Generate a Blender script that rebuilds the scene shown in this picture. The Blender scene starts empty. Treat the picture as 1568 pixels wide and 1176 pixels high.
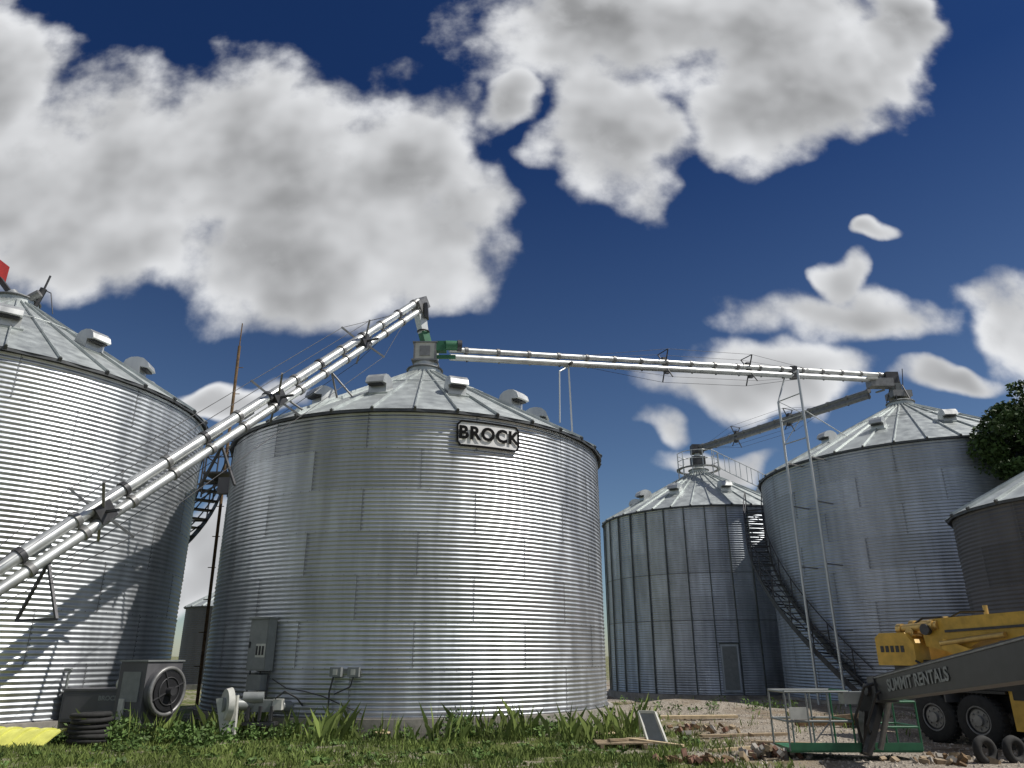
import bpy, math, random
import numpy as np
from mathutils import Vector, Matrix, Quaternion
random.seed(4); np.random.seed(4)
scene = bpy.context.scene
V = Vector

# ------------------------------------------------------------------ materials
def new_mat(name):
    m = bpy.data.materials.new(name); m.use_nodes = True
    nt = m.node_tree; b = nt.nodes['Principled BSDF']
    return m, nt, b

def simple(name, col, rough=.6, metal=0., var=.25, scale=6., bump=0., tint=0.):
    m, nt, b = new_mat(name)
    N, L = nt.nodes, nt.links
    tc = N.new('ShaderNodeTexCoord')
    no = N.new('ShaderNodeTexNoise'); no.inputs['Scale'].default_value = scale
    no.inputs['Detail'].default_value = 4; no.inputs['Roughness'].default_value = .6
    L.new(tc.outputs['Object'], no.inputs['Vector'])
    mr = N.new('ShaderNodeMapRange')
    mr.inputs['From Min'].default_value = .3; mr.inputs['From Max'].default_value = .7
    mr.inputs['To Min'].default_value = 1 - var; mr.inputs['To Max'].default_value = 1 + var
    L.new(no.outputs['Fac'], mr.inputs['Value'])
    vm = N.new('ShaderNodeVectorMath'); vm.operation = 'SCALE'
    vm.inputs[0].default_value = col[:3]
    src = mr.outputs[0]
    if tint:
        at = N.new('ShaderNodeAttribute'); at.attribute_name = 'tint'
        m2 = N.new('ShaderNodeMapRange'); m2.inputs['To Min'].default_value = 1 - tint; m2.inputs['To Max'].default_value = 1 + tint
        L.new(at.outputs['Fac'], m2.inputs['Value'])
        mm = N.new('ShaderNodeMath'); mm.operation = 'MULTIPLY'
        L.new(src, mm.inputs[0]); L.new(m2.outputs[0], mm.inputs[1]); src = mm.outputs[0]
    L.new(src, vm.inputs['Scale'])
    L.new(vm.outputs[0], b.inputs['Base Color'])
    b.inputs['Roughness'].default_value = rough; b.inputs['Metallic'].default_value = metal
    if bump:
        bp = N.new('ShaderNodeBump'); bp.inputs['Strength'].default_value = bump; bp.inputs['Distance'].default_value = .03
        L.new(no.outputs['Fac'], bp.inputs['Height']); L.new(bp.outputs[0], b.inputs['Normal'])
    return m

def galv(name, col, rough=.38, metal=.8, tint=.12, streak=.18):
    m, nt, b = new_mat(name); N, L = nt.nodes, nt.links
    tc = N.new('ShaderNodeTexCoord')
    mp = N.new('ShaderNodeMapping'); mp.inputs['Scale'].default_value = (2.2, 2.2, .35)
    L.new(tc.outputs['Object'], mp.inputs[0])
    n1 = N.new('ShaderNodeTexNoise'); n1.inputs['Scale'].default_value = 1.3; n1.inputs['Detail'].default_value = 5
    L.new(mp.outputs[0], n1.inputs['Vector'])
    at = N.new('ShaderNodeAttribute'); at.attribute_name = 'tint'
    a = N.new('ShaderNodeMapRange'); a.inputs['From Min'].default_value = .3; a.inputs['From Max'].default_value = .7
    a.inputs['To Min'].default_value = 1 - streak; a.inputs['To Max'].default_value = 1 + streak
    L.new(n1.outputs['Fac'], a.inputs['Value'])
    c = N.new('ShaderNodeMapRange'); c.inputs['To Min'].default_value = 1 - tint; c.inputs['To Max'].default_value = 1 + tint
    L.new(at.outputs['Fac'], c.inputs['Value'])
    m2 = N.new('ShaderNodeMath'); m2.operation = 'MULTIPLY'; L.new(a.outputs[0], m2.inputs[0]); L.new(c.outputs[0], m2.inputs[1])
    vm = N.new('ShaderNodeVectorMath'); vm.operation = 'SCALE'; vm.inputs[0].default_value = col
    L.new(m2.outputs[0], vm.inputs['Scale']); L.new(vm.outputs[0], b.inputs['Base Color'])
    r = N.new('ShaderNodeMapRange'); r.inputs['From Min'].default_value = .3; r.inputs['From Max'].default_value = .7
    r.inputs['To Min'].default_value = rough - .06; r.inputs['To Max'].default_value = rough + .1
    L.new(n1.outputs['Fac'], r.inputs['Value']); L.new(r.outputs[0], b.inputs['Roughness'])
    b.inputs['Metallic'].default_value = metal
    return m

M_WALL = galv('galvanized_corrugated', (.51, .535, .565), rough=.41, metal=.82, tint=.12)
M_WALL2 = galv('galvanized_corrugated_blue', (.41, .445, .50), rough=.42, metal=.82, tint=.12)
M_WALL_OLD = galv('galvanized_weathered', (.47, .505, .55), rough=.42, metal=.8, streak=.25)
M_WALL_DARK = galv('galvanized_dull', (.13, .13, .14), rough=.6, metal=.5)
M_ROOF = galv('galvanized_roof', (.49, .525, .52), rough=.45, metal=.6, tint=.08)
M_TUBE = galv('auger_steel', (.54, .555, .55), rough=.42, metal=.7, tint=0, streak=.15)
M_SEAM = simple('seam_grey', (.17, .175, .18), .5, .5)
M_EAVE = simple('eave_dark_trim', (.09, .095, .10), .5, .5)  # dark gutter edge, rib-end tabs and closing strip at the eave
M_RIB = simple('stiffener_dark', (.12, .135, .13), .6, .4)
M_BOLT = simple('bolt_head', (.17, .17, .17), .5, .6)
M_CONC = simple('concrete', (.30, .28, .25), .9, 0, .35, 3, .4)
M_BLACK = simple('black_paint', (.018, .018, .02), .45, 0, .3)
M_LOGO = simple('logo_black', (.008, .008, .009), .8, 0, .1)
M_LOGO.node_tree.nodes['Principled BSDF'].inputs['Specular IOR Level'].default_value = .1
M_DARKSTEEL = simple('dark_steel', (.07, .07, .075), .5, .5)
M_GREYBOX = simple('grey_enamel', (.22, .235, .235), .45, .1, .12)
M_WHITE = simple('white_enamel', (.55, .55, .51), .5, 0, .15)
M_PLATE = simple('logo_plate', (.80, .80, .80), .45, 0, .04)
M_GREEN = simple('green_paint', (.03, .14, .07), .5, 0, .2)
M_YEL = simple('yellow_paint', (.60, .37, .06), .5, 0, .22, 4)
M_YEL2 = simple('yellow_plastic', (.60, .60, .14), .5, 0, .15)
M_GOLD = simple('brass_cylinder', (.55, .38, .14), .35, .6, .2)
M_RED = simple('red_paint', (.30, .02, .015), .5, 0, .2)
M_RUBBER = simple('tyre_rubber', (.02, .02, .02), .85, 0, .3, 12)
M_RIM = simple('rim_steel', (.22, .22, .22), .45, .4)
M_WOOD = simple('weathered_wood', (.30, .23, .15), .85, 0, .35, 9)
M_TAN = simple('tan_wood', (.48, .38, .24), .8, 0, .2, 9)
M_RUST = simple('rusty_steel', (.16, .10, .05), .8, .2, .5, 12)
M_BRICK = simple('broken_masonry', (.22, .12, .085), .9, 0, .4, 10)
M_GRASSB = simple('grass_blades', (.14, .185, .05), .7, 0, .45, .8, 0, .5)
M_WEED = simple('weed_leaves', (.09, .15, .04), .65, 0, .35, 1.5, 0, .55)
M_LEAF = simple('tree_leaves', (.045, .080, .022), .6, 0, .3, 1.0, 0, .6)
M_BARK = simple('bark', (.09, .07, .05), .9, 0, .4, 10, .5)
M_STONE = simple('stones', (.34, .30, .25), .9, 0, .3, 8, 0, .4)
for mm in (M_GRASSB, M_WEED, M_LEAF):
    mm.node_tree.nodes['Principled BSDF'].inputs['Specular IOR Level'].default_value = .25

# ------------------------------------------------------------------ mesh builder
class MB:
    def __init__(s):
        s.v = []; s.f = []; s.m = []; s.sm = []; s.mats = []; s.t = []
    def mi(s, mat):
        if mat not in s.mats: s.mats.append(mat)
        return s.mats.index(mat)
    def add(s, verts, faces, mat, smooth=False, tint=.5):
        o = len(s.v); s.v += [tuple(p) for p in verts]; k = s.mi(mat)
        for f in faces:
            s.f.append([i + o for i in f]); s.m.append(k); s.sm.append(smooth); s.t.append(tint)
    def hexa(s, P, mat, tint=.5):
        s.add(P, [(0,3,2,1),(4,5,6,7),(0,1,5,4),(1,2,6,5),(2,3,7,6),(3,0,4,7)], mat, False, tint)
    def box(s, c, size, mat, rot=None, tint=.5):
        hx, hy, hz = [a/2 for a in size]
        P = [V((x,y,z)) for z in (-hz,hz) for x,y in ((-hx,-hy),(hx,-hy),(hx,hy),(-hx,hy))]
        if rot is not None: P = [rot @ p for p in P]
        s.hexa([p + V(c) for p in P], mat, tint)
    def beam(s, p0, p1, w, h, mat, w1=None, h1=None, up=V((0,0,1)), tint=.5):
        p0, p1 = V(p0), V(p1); d = (p1-p0).normalized()
        if abs(d.dot(up)) > .98: up = V((0,1,0))
        sd = d.cross(up).normalized(); u = sd.cross(d).normalized()
        w1 = w if w1 is None else w1; h1 = h if h1 is None else h1
        P = [p0 - sd*w/2 - u*h/2, p0 + sd*w/2 - u*h/2, p0 + sd*w/2 + u*h/2, p0 - sd*w/2 + u*h/2,
             p1 - sd*w1/2 - u*h1/2, p1 + sd*w1/2 - u*h1/2, p1 + sd*w1/2 + u*h1/2, p1 - sd*w1/2 + u*h1/2]
        s.hexa(P, mat, tint)
    def cyl(s, p0, p1, r, mat, n=12, r1=None, caps=True, smooth=True):
        p0, p1 = V(p0), V(p1); d = (p1-p0).normalized()
        up = V((0,0,1)) if abs(d.z) < .95 else V((1,0,0))
        a = d.cross(up).normalized(); b = a.cross(d)
        r1 = r if r1 is None else r1
        vs = []
        for k in range(n):
            t = 2*math.pi*k/n; e = a*math.cos(t) + b*math.sin(t)
            vs += [p0 + e*r, p1 + e*r1]
        s.add(vs, [(2*k, 2*((k+1)%n), 2*((k+1)%n)+1, 2*k+1) for k in range(n)], mat, smooth)
        if caps:
            s.add(vs[0::2], [list(range(n))[::-1]], mat); s.add(vs[1::2], [list(range(n))], mat)
    def path(s, pts, r, mat, n=8):
        for a, b in zip(pts[:-1], pts[1:]): s.cyl(a, b, r, mat, n)
    def prism(s, A, B, mat, tint=.5):
        n = len(A)
        s.add(list(A)+list(B), [list(range(n))[::-1], list(range(n, 2*n))] + [(k,(k+1)%n,n+(k+1)%n,n+k) for k in range(n)], mat, False, tint)
    def torus(s, c, axis, R, r, mat, n=28, m=10):
        axis = V(axis).normalized(); up = V((0,0,1)) if abs(axis.z) < .9 else V((1,0,0))
        a = axis.cross(up).normalized(); b = a.cross(axis); vs = []
        for i in range(n):
            t = 2*math.pi*i/n; e = a*math.cos(t)+b*math.sin(t)
            for j in range(m):
                q = 2*math.pi*j/m; vs.append(V(c)+e*(R+r*math.cos(q))+axis*r*math.sin(q))
        s.add(vs, [(i*m+j, ((i+1)%n)*m+j, ((i+1)%n)*m+(j+1)%m, i*m+(j+1)%m) for i in range(n) for j in range(m)], mat, True)
    def wheel(s, c, axis, R, w):
        c = V(c); ax = V(axis).normalized()
        up = V((0,0,1)); a = ax.cross(up).normalized(); b = up
        prof = [(R*.56,-w/2),(R*.9,-w/2),(R*.98,-w*.38),(R,-w*.2),(R,w*.2),(R*.98,w*.38),(R*.9,w/2),(R*.56,w/2)]
        n = 32; vs = []
        for i in range(n):
            t = 2*math.pi*i/n; e = a*math.cos(t)+b*math.sin(t)
            for r, x in prof: vs.append(c + e*r + ax*x)
        k = len(prof)
        s.add(vs, [(i*k+j, ((i+1)%n)*k+j, ((i+1)%n)*k+j+1, i*k+j+1) for i in range(n) for j in range(k-1)], M_RUBBER, True)
        for i in range(n):
            t = 2*math.pi*(i+.5)/n; e = a*math.cos(t)+b*math.sin(t)
            s.beam(c+e*(R+.008)-ax*w*.36, c+e*(R+.008)+ax*w*.36, .035, .02, M_RUBBER, up=e)
        s.cyl(c-ax*w*.5, c+ax*w*.30, R*.57, M_DARKSTEEL, 28)
        s.cyl(c+ax*w*.30, c+ax*w*.36, R*.42, M_RIM, 24)
        s.cyl(c+ax*w*.36, c+ax*w*.56, R*.2, M_RIM, 16)
        for i in range(8):
            t = 2*math.pi*i/8; e = a*math.cos(t)+b*math.sin(t)
            s.cyl(c+e*R*.32+ax*w*.34, c+e*R*.32+ax*w*.46, R*.035, M_RIM, 6)
        s.torus(c+ax*w*.42, ax, R*.53, R*.04, M_RIM, 28, 6)
    def build(s, name, parent=None):
        me = bpy.data.meshes.new(name); me.from_pydata(s.v, [], s.f)
        for m in s.mats: me.materials.append(m)
        me.polygons.foreach_set('material_index', s.m)
        me.polygons.foreach_set('use_smooth', s.sm)
        at = me.attributes.new('tint', 'FLOAT', 'FACE'); at.data.foreach_set('value', s.t)
        me.update()
        o = bpy.data.objects.new(name, me); scene.collection.objects.link(o)
        if parent: o.parent = parent
        return o

def empty(name, loc=(0,0,0)):
    e = bpy.data.objects.new(name, None); scene.collection.objects.link(e); return e

def np_mesh(name, verts, faces, mat, tint, parent=None, smooth=False):
    me = bpy.data.meshes.new(name)
    k = faces.shape[1]
    me.vertices.add(len(verts)); me.vertices.foreach_set('co', verts.astype(np.float32).ravel())
    me.loops.add(faces.size); me.loops.foreach_set('vertex_index', faces.astype(np.int32).ravel())
    me.polygons.add(len(faces)); me.polygons.foreach_set('loop_start', np.arange(0, faces.size, k, dtype=np.int32))
    me.update(calc_edges=True)
    me.polygons.foreach_set('use_smooth', np.full(len(faces), smooth))
    me.materials.append(mat)
    at = me.attributes.new('tint', 'FLOAT', 'FACE'); at.data.foreach_set('value', tint.astype(np.float32))
    me.update(); me.validate()
    o = bpy.data.objects.new(name, me); scene.collection.objects.link(o)
    if parent: o.parent = parent
    return o

# ------------------------------------------------------------------ grain bins
def grain_bin(cx, cy, R, zf, He, zp, rings, sheets, panels, wall, roof, vents=(), vent_r=.62,
              stiff=0, seams=True, amp=.012, corr=10, segs=144, vsize=1., rot0=0., sub=6):
    E = empty('grain_bin')
    def P(a, r, z, t=0):
        return V((cx + math.cos(a)*r - math.sin(a)*t, cy + math.sin(a)*r + math.cos(a)*t, z))
    rh = (He - zf)/rings
    rows = rings*corr*sub
    z = np.linspace(zf, He, rows+1)
    ph = 2*np.pi*np.arange(rows+1)/sub
    rad = R + amp*np.cos(ph)
    ang = np.linspace(0, 2*np.pi, segs, endpoint=False)
    X = cx + rad[:,None]*np.cos(ang)[None,:]; Y = cy + rad[:,None]*np.sin(ang)[None,:]
    Z = np.repeat(z[:,None], segs, 1)
    verts = np.stack([X,Y,Z], -1).reshape(-1,3)
    i = np.arange(rows)[:,None]; j = np.arange(segs)[None,:]; jn = (j+1)%segs
    faces = np.stack([i*segs+j, i*segs+jn, (i+1)*segs+jn, (i+1)*segs+j], -1).reshape(-1,4)
    sa = 2*np.pi/sheets
    rng = np.random.RandomState(int(cx*10)%97+3)
    tt = rng.rand(rings, sheets+1)
    rr = np.repeat(np.arange(rows)//(corr*sub), segs)
    aa = np.tile((ang+ang[1]/2), rows)
    off = (rr%2)*.5*sa + rot0
    si = (np.floor(((aa-off)%(2*np.pi))/sa)).astype(int)
    np_mesh('corrugated_wall', verts, faces, wall, tt[rr, si], E, True)
    b = MB()
    if seams:
        for r_ in range(rings):
            for s_ in range(sheets):
                a = s_*sa + (r_%2)*.5*sa + rot0
                z0 = zf + r_*rh; z1 = z0 + rh
                b.beam(P(a, R+amp+.001, z0), P(a, R+amp+.001, z1), .010, .004, M_SEAM, up=P(a,1,0)-P(a,0,0))
                for q in range(corr):
                    zz = z0 + (q+.5)*rh/corr
                    b.box(P(a, R+amp+.003, zz, .03), (.018,.018,.018), M_BOLT)
        for r_ in range(1, rings):
            zz = zf + r_*rh
            nb = sheets*10
            for q in range(nb):
                a = 2*math.pi*q/nb
                b.box(P(a, R+amp+.002, zz), (.016,.016,.016), M_BOLT)
        b.build('seams_and_bolts', E)
    if stiff:
        b = MB()
        for k in range(stiff):
            a = 2*math.pi*k/stiff + .04
            up = P(a,1,0)-P(a,0,0)
            b.beam(P(a, R+.045, zf), P(a, R+.045, He-.05), .05, .07, M_RIB, up=up)
        for r_ in (3, 5):
            if r_ < rings:
                n = 64; zz = zf + r_*rh
                for q in range(n):
                    a0 = 2*math.pi*q/n; a1 = 2*math.pi*(q+1)/n
                    b.beam(P(a0, R+.02, zz), P(a1, R+.02, zz), .02, .03, M_SEAM)
        b.build('stiffeners', E)
    b = MB(); ro = R + .13; rc = .55
    slope = (zp - He)/(R - rc)
    ze = He - .13*slope + .05
    for k in range(panels):
        a0 = 2*math.pi*k/panels; a1 = 2*math.pi*(k+1)/panels; am = (a0+a1)/2
        tn = random.random()
        b.add([P(a0,ro,ze), P(am,ro+.01,ze-.01), P(a1,ro,ze), P(a1,rc,zp), P(a0,rc,zp)], [(0,1,2,3,4)], roof, False, tn)
        b.beam(P(a0, ro+.02, ze+.03), P(a0, rc, zp+.03), .035, .07, roof, tint=.3)
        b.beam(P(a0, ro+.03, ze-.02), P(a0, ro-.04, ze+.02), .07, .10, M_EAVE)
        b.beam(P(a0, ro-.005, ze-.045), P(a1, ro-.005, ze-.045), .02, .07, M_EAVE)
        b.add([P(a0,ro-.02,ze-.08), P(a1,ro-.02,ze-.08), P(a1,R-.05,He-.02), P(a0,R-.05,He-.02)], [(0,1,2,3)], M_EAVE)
    for fr in (.36,):
        rr_ = rc + (R-rc)*fr; zz = zp - (rr_-rc)*slope + .075
        for k in range(panels):
            a0 = 2*math.pi*k/panels; a1 = 2*math.pi*(k+1)/panels
            b.cyl(P(a0,rr_,zz), P(a1,rr_,zz), .018, roof, 5)
    b.cyl(P(0,0,zp-.1), P(0,0,zp+.22), rc+.03, roof, 32)
    b.cyl(P(0,0,zp+.22), P(0,0,zp+.42), rc+.08, roof, 32, r1=.2)
    b.torus(P(0,0,zp+.2), (0,0,1), rc+.06, .03, M_SEAM, 32, 6)
    b.build('roof', E)
    b = MB()
    for a in vents:
        a = math.radians(a); r0 = rc + (R-rc)*vent_r; z0 = zp - (r0-rc)*slope
        S = vsize
        prof = [(-.28,-.0),(-.28,.26),(-.22,.40),(-.08,.48),(.10,.50),(.28,.46),(.42,.34),(.48,.18),(.40,.16),(.22,.20),(.22,-.28)]
        A = [P(a, r0+x*S, z0+y*S, -.27*S) for x,y in prof]; B = [P(a, r0+x*S, z0+y*S, .27*S) for x,y in prof]
        b.prism(A, B, M_TUBE)
        b.beam(P(a, r0+.33*S, z0+.13*S,-.22*S), P(a, r0+.33*S, z0+.13*S,.22*S), .16*S, .03, M_BLACK, up=V((0,0,1)))  # black strip paints in the dark of the hood opening
        b.beam(P(a, r0-.38*S, z0+.38*S*slope*.9+.02, 0), P(a, r0+.3*S, z0-.3*S*slope+.05, 0), .7*S, .05, roof)
    if len(vents): b.build('roof_vents', E)
    b = MB()
    b.cyl(P(0,0,-.9), P(0,0,zf-.004), R+.17, M_CONC, 96)
    b.torus(P(0,0,zf+.01), (0,0,1), R+.03, .022, M_SEAM, 96, 6)
    b.build('concrete_foundation', E)
    return E, P

rad = math.radians
B1, P1 = grain_bin(-15.05, 19.97, 5.8, .4, 8.3, 11.6, 7, 13, 34, M_WALL, M_ROOF, [k*30+6 for k in range(12)], rot0=.1)
B2, P2 = grain_bin(-3.02, 23.6, 5.8, .4, 7.65, 10.75, 7, 13, 34, M_WALL, M_ROOF, [225,258,291,322,350,20,52,85,118,150,190], rot0=.25, segs=176, sub=8)
B3, P3 = grain_bin(11.6, 44.5, 5.97, -.1, 9.25, 12.3, 8, 13, 36, M_WALL_OLD, M_ROOF, [200,235,275,320,0,60,120,160], stiff=34, seams=False, vsize=1.1)
B4, P4 = grain_bin(18.45, 32.9, 6.7, .1, 9.45, 12.75, 8, 14, 38, M_WALL2, M_ROOF, [196,228,262,300,330,30,90,140], rot0=.3, vsize=.95)
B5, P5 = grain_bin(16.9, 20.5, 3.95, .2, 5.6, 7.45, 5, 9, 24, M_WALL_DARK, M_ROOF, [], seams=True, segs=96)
B6, P6 = grain_bin(-20.5, 56.4, 3.3, -.1, 5.0, 6.6, 4, 9, 20, M_WALL_DARK, M_ROOF, [], seams=False, segs=64)

# --- logo on main bin
def curved_text(txt, P, a0, z, R, size, parent, mat, bold=.0, wide=1.18):
    cu = bpy.data.curves.new('t', 'FONT'); cu.body = txt; cu.size = size; cu.align_x = 'CENTER'; cu.align_y = 'CENTER'
    cu.offset = bold; cu.extrude = .002; cu.resolution_u = 4; cu.space_character = 1.12
    o = bpy.data.objects.new('t', cu); scene.collection.objects.link(o)
    bpy.context.view_layer.update()
    me = bpy.data.meshes.new_from_object(o.evaluated_get(bpy.context.evaluated_depsgraph_get()))
    bpy.data.objects.remove(o)
    for v in me.vertices:
        v.co = P(a0 + v.co.x*wide/R, R + v.co.z, z + v.co.y)
    me.materials.clear(); me.materials.append(mat)
    n = bpy.data.objects.new('logo_lettering', me); scene.collection.objects.link(n); n.parent = parent
    return n
LA = rad(294.5); LZ = 7.06
curved_text('BROCK', P2, LA, LZ-.0, 5.895, .47, B2, M_LOGO, .019, 1.0)
b = MB()
W, H, ch = .86, .32, .17
outer = [(-W,-H+ch*.6),(-W+ch*.5,-H),(W-ch*.5,-H),(W,-H+ch*.6),(W,H-ch*.6),(W-ch*.5,H),(-W+ch*.5,H),(-W,H-ch*.6)]
nx_ = 20
for k in range(nx_):
    xa = -W + 2*W*k/nx_; xb = -W + 2*W*(k+1)/nx_
    def hh(x):
        e = W-abs(x); return H if e > ch*.5 else H-ch*.6*(1-e/(ch*.5))
    b.add([P2(LA+xa/5.85,5.86,LZ-hh(xa)),P2(LA+xb/5.85,5.86,LZ-hh(xb)),P2(LA+xb/5.85,5.86,LZ+hh(xb)),P2(LA+xa/5.85,5.86,LZ+hh(xa))],[(0,1,2,3)],M_PLATE)
pts = []
for (x0,y0),(x1,y1) in zip(outer, outer[1:]+outer[:1]):
    n = 10 if abs(x1-x0) > .5 else 1
    for k in range(n): pts.append((x0+(x1-x0)*k/n, y0+(y1-y0)*k/n))
for (x0,y0),(x1,y1) in zip(pts, pts[1:]+pts[:1]):
    a, c = P2(LA+x0/5.86, 5.875, LZ+y0), P2(LA+x1/5.86, 5.875, LZ+y1)
    b.beam(a, c, .012, .045, M_LOGO, up=(V((0,0,1)) if abs(y1-y0) < .02 else (c-a).cross(P2(LA,1,0)-P2(LA,0,0)).normalized()))
b.build('logo_plate', B2)

# --- electrical boxes on main bin wall
b = MB()
ae = math.atan2(18.56-23.6, -5.85+3.02)
def wbox(P, a, r, z, w, d, h, mat):
    A = [P(a, r, z-h/2, -w/2), P(a, r, z-h/2, w/2), P(a, r+d, z-h/2, w/2), P(a, r+d, z-h/2, -w/2)]
    b.hexa(A + [p+V((0,0,h)) for p in A], mat)
wbox(P2, ae, 5.83, 1.95, .62, .24, 1.15, M_GREYBOX)
wbox(P2, ae, 6.072, 1.95, .56, .012, 1.08, M_GREYBOX)
wbox(P2, ae, 5.83, 2.55, .66, .30, .04, M_GREYBOX)
wbox(P2, ae+.02, 6.085, 1.82, .30, .01, .30, M_WHITE)
for k in range(3): wbox(P2, ae+.002+.016*k, 6.096, 1.82, .05, .012, .2, M_BLACK)
wbox(P2, ae-.04, 6.085, 1.95, .03, .03, .14, M_DARKSTEEL)
wbox(P2, ae-.01, 5.83, 1.12, .46, .2, .34, M_GREYBOX)
for k in (-.06,.0,.05):
    b.path([P2(ae+k,5.9,1.4), P2(ae+k,5.95,.6), P2(ae+k,6.3,.2)], .018, M_DARKSTEEL)
b.path([P2(ae+.06,5.86,1.2),P2(ae+.14,5.88,1.0),P2(ae+.22,5.88,.95),P2(ae+.3,5.88,.85),P2(ae+.46,5.9,.5)], .012, M_DARKSTEEL)
ag = math.atan2(17.85-23.6, -3.73+3.02)
wbox(P2, ag-.04, 5.83, 1.36, .26, .14, .2, M_GREYBOX); wbox(P2, ag+.03, 5.83, 1.36, .26, .14, .2, M_GREYBOX)
wbox(P2, ag-.005, 5.82, 1.36, .72, .02, .07, M_GREYBOX)
wbox(P2, ag-.04, 5.975, 1.36, .1, .01, .12, M_WHITE); wbox(P2, ag+.03, 5.975, 1.36, .1, .01, .12, M_WHITE)
b.path([P2(ag-.05,5.9,1.26), P2(ag-.06,5.92,.95), P2(ag-.06,5.92,.42)], .02, M_DARKSTEEL)
b.path([P2(ag+.03,5.9,1.26), P2(ag+.02,5.92,1.05), P2(ag-.04,5.92,.9)], .015, M_DARKSTEEL)
b.build('electrical_boxes', B2)

b = MB()
ad = rad(262)
wbox(P3, ad, 5.99, 1.15, .85, .1, 2.2, M_WALL_OLD); wbox(P3, ad, 6.092, 1.15, .7, .02, 2.0, M_GREYBOX)
wbox(P3, ad, 6.0, 2.28, .95, .14, .06, M_RIB)
b.build('access_door', B3)
b = MB()
zt = 12.55
n = 12
for k in range(n):
    a0 = 2*math.pi*k/n; a1 = 2*math.pi*(k+1)/n
    b.beam(P3(a0,1.25,zt), P3(a1,1.25,zt), .22, .05, M_RIM)
    b.cyl(P3(a0,1.25,zt-.7), P3(a0,1.25,zt+1.0), .025, M_TUBE, 6)
    for h in (.5,1.0): b.cyl(P3(a0,1.25,zt+h), P3(a1,1.25,zt+h), .022, M_TUBE, 6)
for t in (-.3,.3):
    b.cyl(P3(rad(318),1.25,zt+.0,t), P3(rad(318),5.9,9.5,t), .025, M_TUBE, 6)
    b.cyl(P3(rad(318),1.25,zt+.95,t), P3(rad(318),5.9,10.45,t), .02, M_TUBE, 6)
    for q in range(8):
        f = q/7; b.cyl(P3(rad(318),1.25+4.65*f,zt-3.05*f,t), P3(rad(318),1.25+4.65*f,zt+.95-3.05*f,t), .02, M_TUBE, 6)
for q in range(18):
    f = q/17; b.cyl(P3(rad(318),1.25+4.65*f,zt-3.05*f,-.3), P3(rad(318),1.25+4.65*f,zt-3.05*f,.3), .018, M_TUBE, 6)
b.box(P3(0,0,13.1), (.8,.7,.5), M_DARKSTEEL)
b.build('peak_platform', B3)

# ------------------------------------------------------------------ stairs wrapping round bins
def spiral(name, P, r, a0, z0, a1, z1, w=.75, mat=M_DARKSTEEL, foot=0.1):
    b = MB(); n = max(8, int(abs(z0-z1)/.23))
    da = (a1-a0)/n
    for k in range(n+1):
        a = a0 + da*k; z = z0 + (z1-z0)*k/n
        A = [P(a-da*.0, r, z), P(a+da*.9, r, z), P(a+da*.9, r+w, z), P(a, r+w, z)]
        b.hexa(A + [p+V((0,0,.035)) for p in A], mat)
        if k < n:
            for q in (r, r+w):
                b.beam(P(a, q, z-.02), P(a+da, q, z+(z1-z0)/n-.02), .03, .2, mat)
                for h in (.5, 1.0):
                    if q > r or h > .6:
                        b.cyl(P(a, q, z+h), P(a+da, q, z+(z1-z0)/n+h), .025, mat, 6)
        if k % 4 == 0:
            for q in (r, r+w): b.cyl(P(a, q, z-.1), P(a, q, z+1.0), .025, mat, 6)
            b.beam(P(a, r-.15, z-.15), P(a, r+w, z-.05), .04, .05, mat)
            b.beam(P(a, r-.15, z-.8), P(a, r+w*.9, z-.12), .035, .035, mat)
    return b.build(name)
s1 = spiral('bin_staircase', P1, 5.9, rad(27), 6.9, rad(140), .15, .7)
s2 = spiral('bin_staircase', P4, 6.8, rad(150), 8.5, rad(219), .25, .85)
b = MB()
b.box((-9.0, 22.35, 6.95), (.9, 1.0, .06), M_DARKSTEEL)
for x in (-9.4,-8.6):
    for y in (21.9,22.8): b.cyl((x,y,6.2), (x,y,8.0), .025, M_DARKSTEEL, 6)
for z_ in (7.45, 7.95):
    b.cyl((-9.4,21.9,z_), (-8.6,21.9,z_), .02, M_DARKSTEEL, 6); b.cyl((-9.4,21.9,z_), (-9.4,22.8,z_), .02, M_DARKSTEEL, 6)
b.beam((-9.4,21.9,6.3),(-8.5,22.0,6.9),.04,.05,M_DARKSTEEL); b.box((-8.75,21.95,6.55),(.35,.2,.5),M_WALL_DARK)
b.build('access_landing')

# ------------------------------------------------------------------ main inclined auger
b = MB()
A1 = V((-3.3, 23.35, 13.35))
P_a = V((-8.84, 13, 2.96)); d0 = (A1-P_a).normalized()
A0 = P_a - d0*3.6
upv = (V((0,0,1)) - d0*d0.z).normalized(); sdv = d0.cross(upv).normalized()
offs = upv*.15; L_ = (A1-A0).length
b.cyl(A0+offs, A1+offs, .125, M_TUBE, 18)
b.cyl(A0-offs+sdv*.05, A1-offs-d0*.3+sdv*.05, .105, M_TUBE, 18)
k = 0; s_ = .6
while s_ < L_:
    p = A0 + d0*s_
    b.cyl(p+offs-d0*.05, p+offs+d0*.05, .155, M_DARKSTEEL if k%2 else M_RIM, 16)
    b.cyl(p-offs+sdv*.05-d0*.05, p-offs+sdv*.05+d0*.05, .135, M_RIM, 16)
    b.beam(p-upv*.3, p+upv*.3, .06, .05, M_RIM, up=sdv)
    b.beam(p+upv*.0-sdv*.16+d0*.25, p+upv*.0-sdv*.16+d0*.6, .16, .09, M_GREYBOX, up=upv)
    s_ += 1.15; k += 1
cab = []
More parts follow.
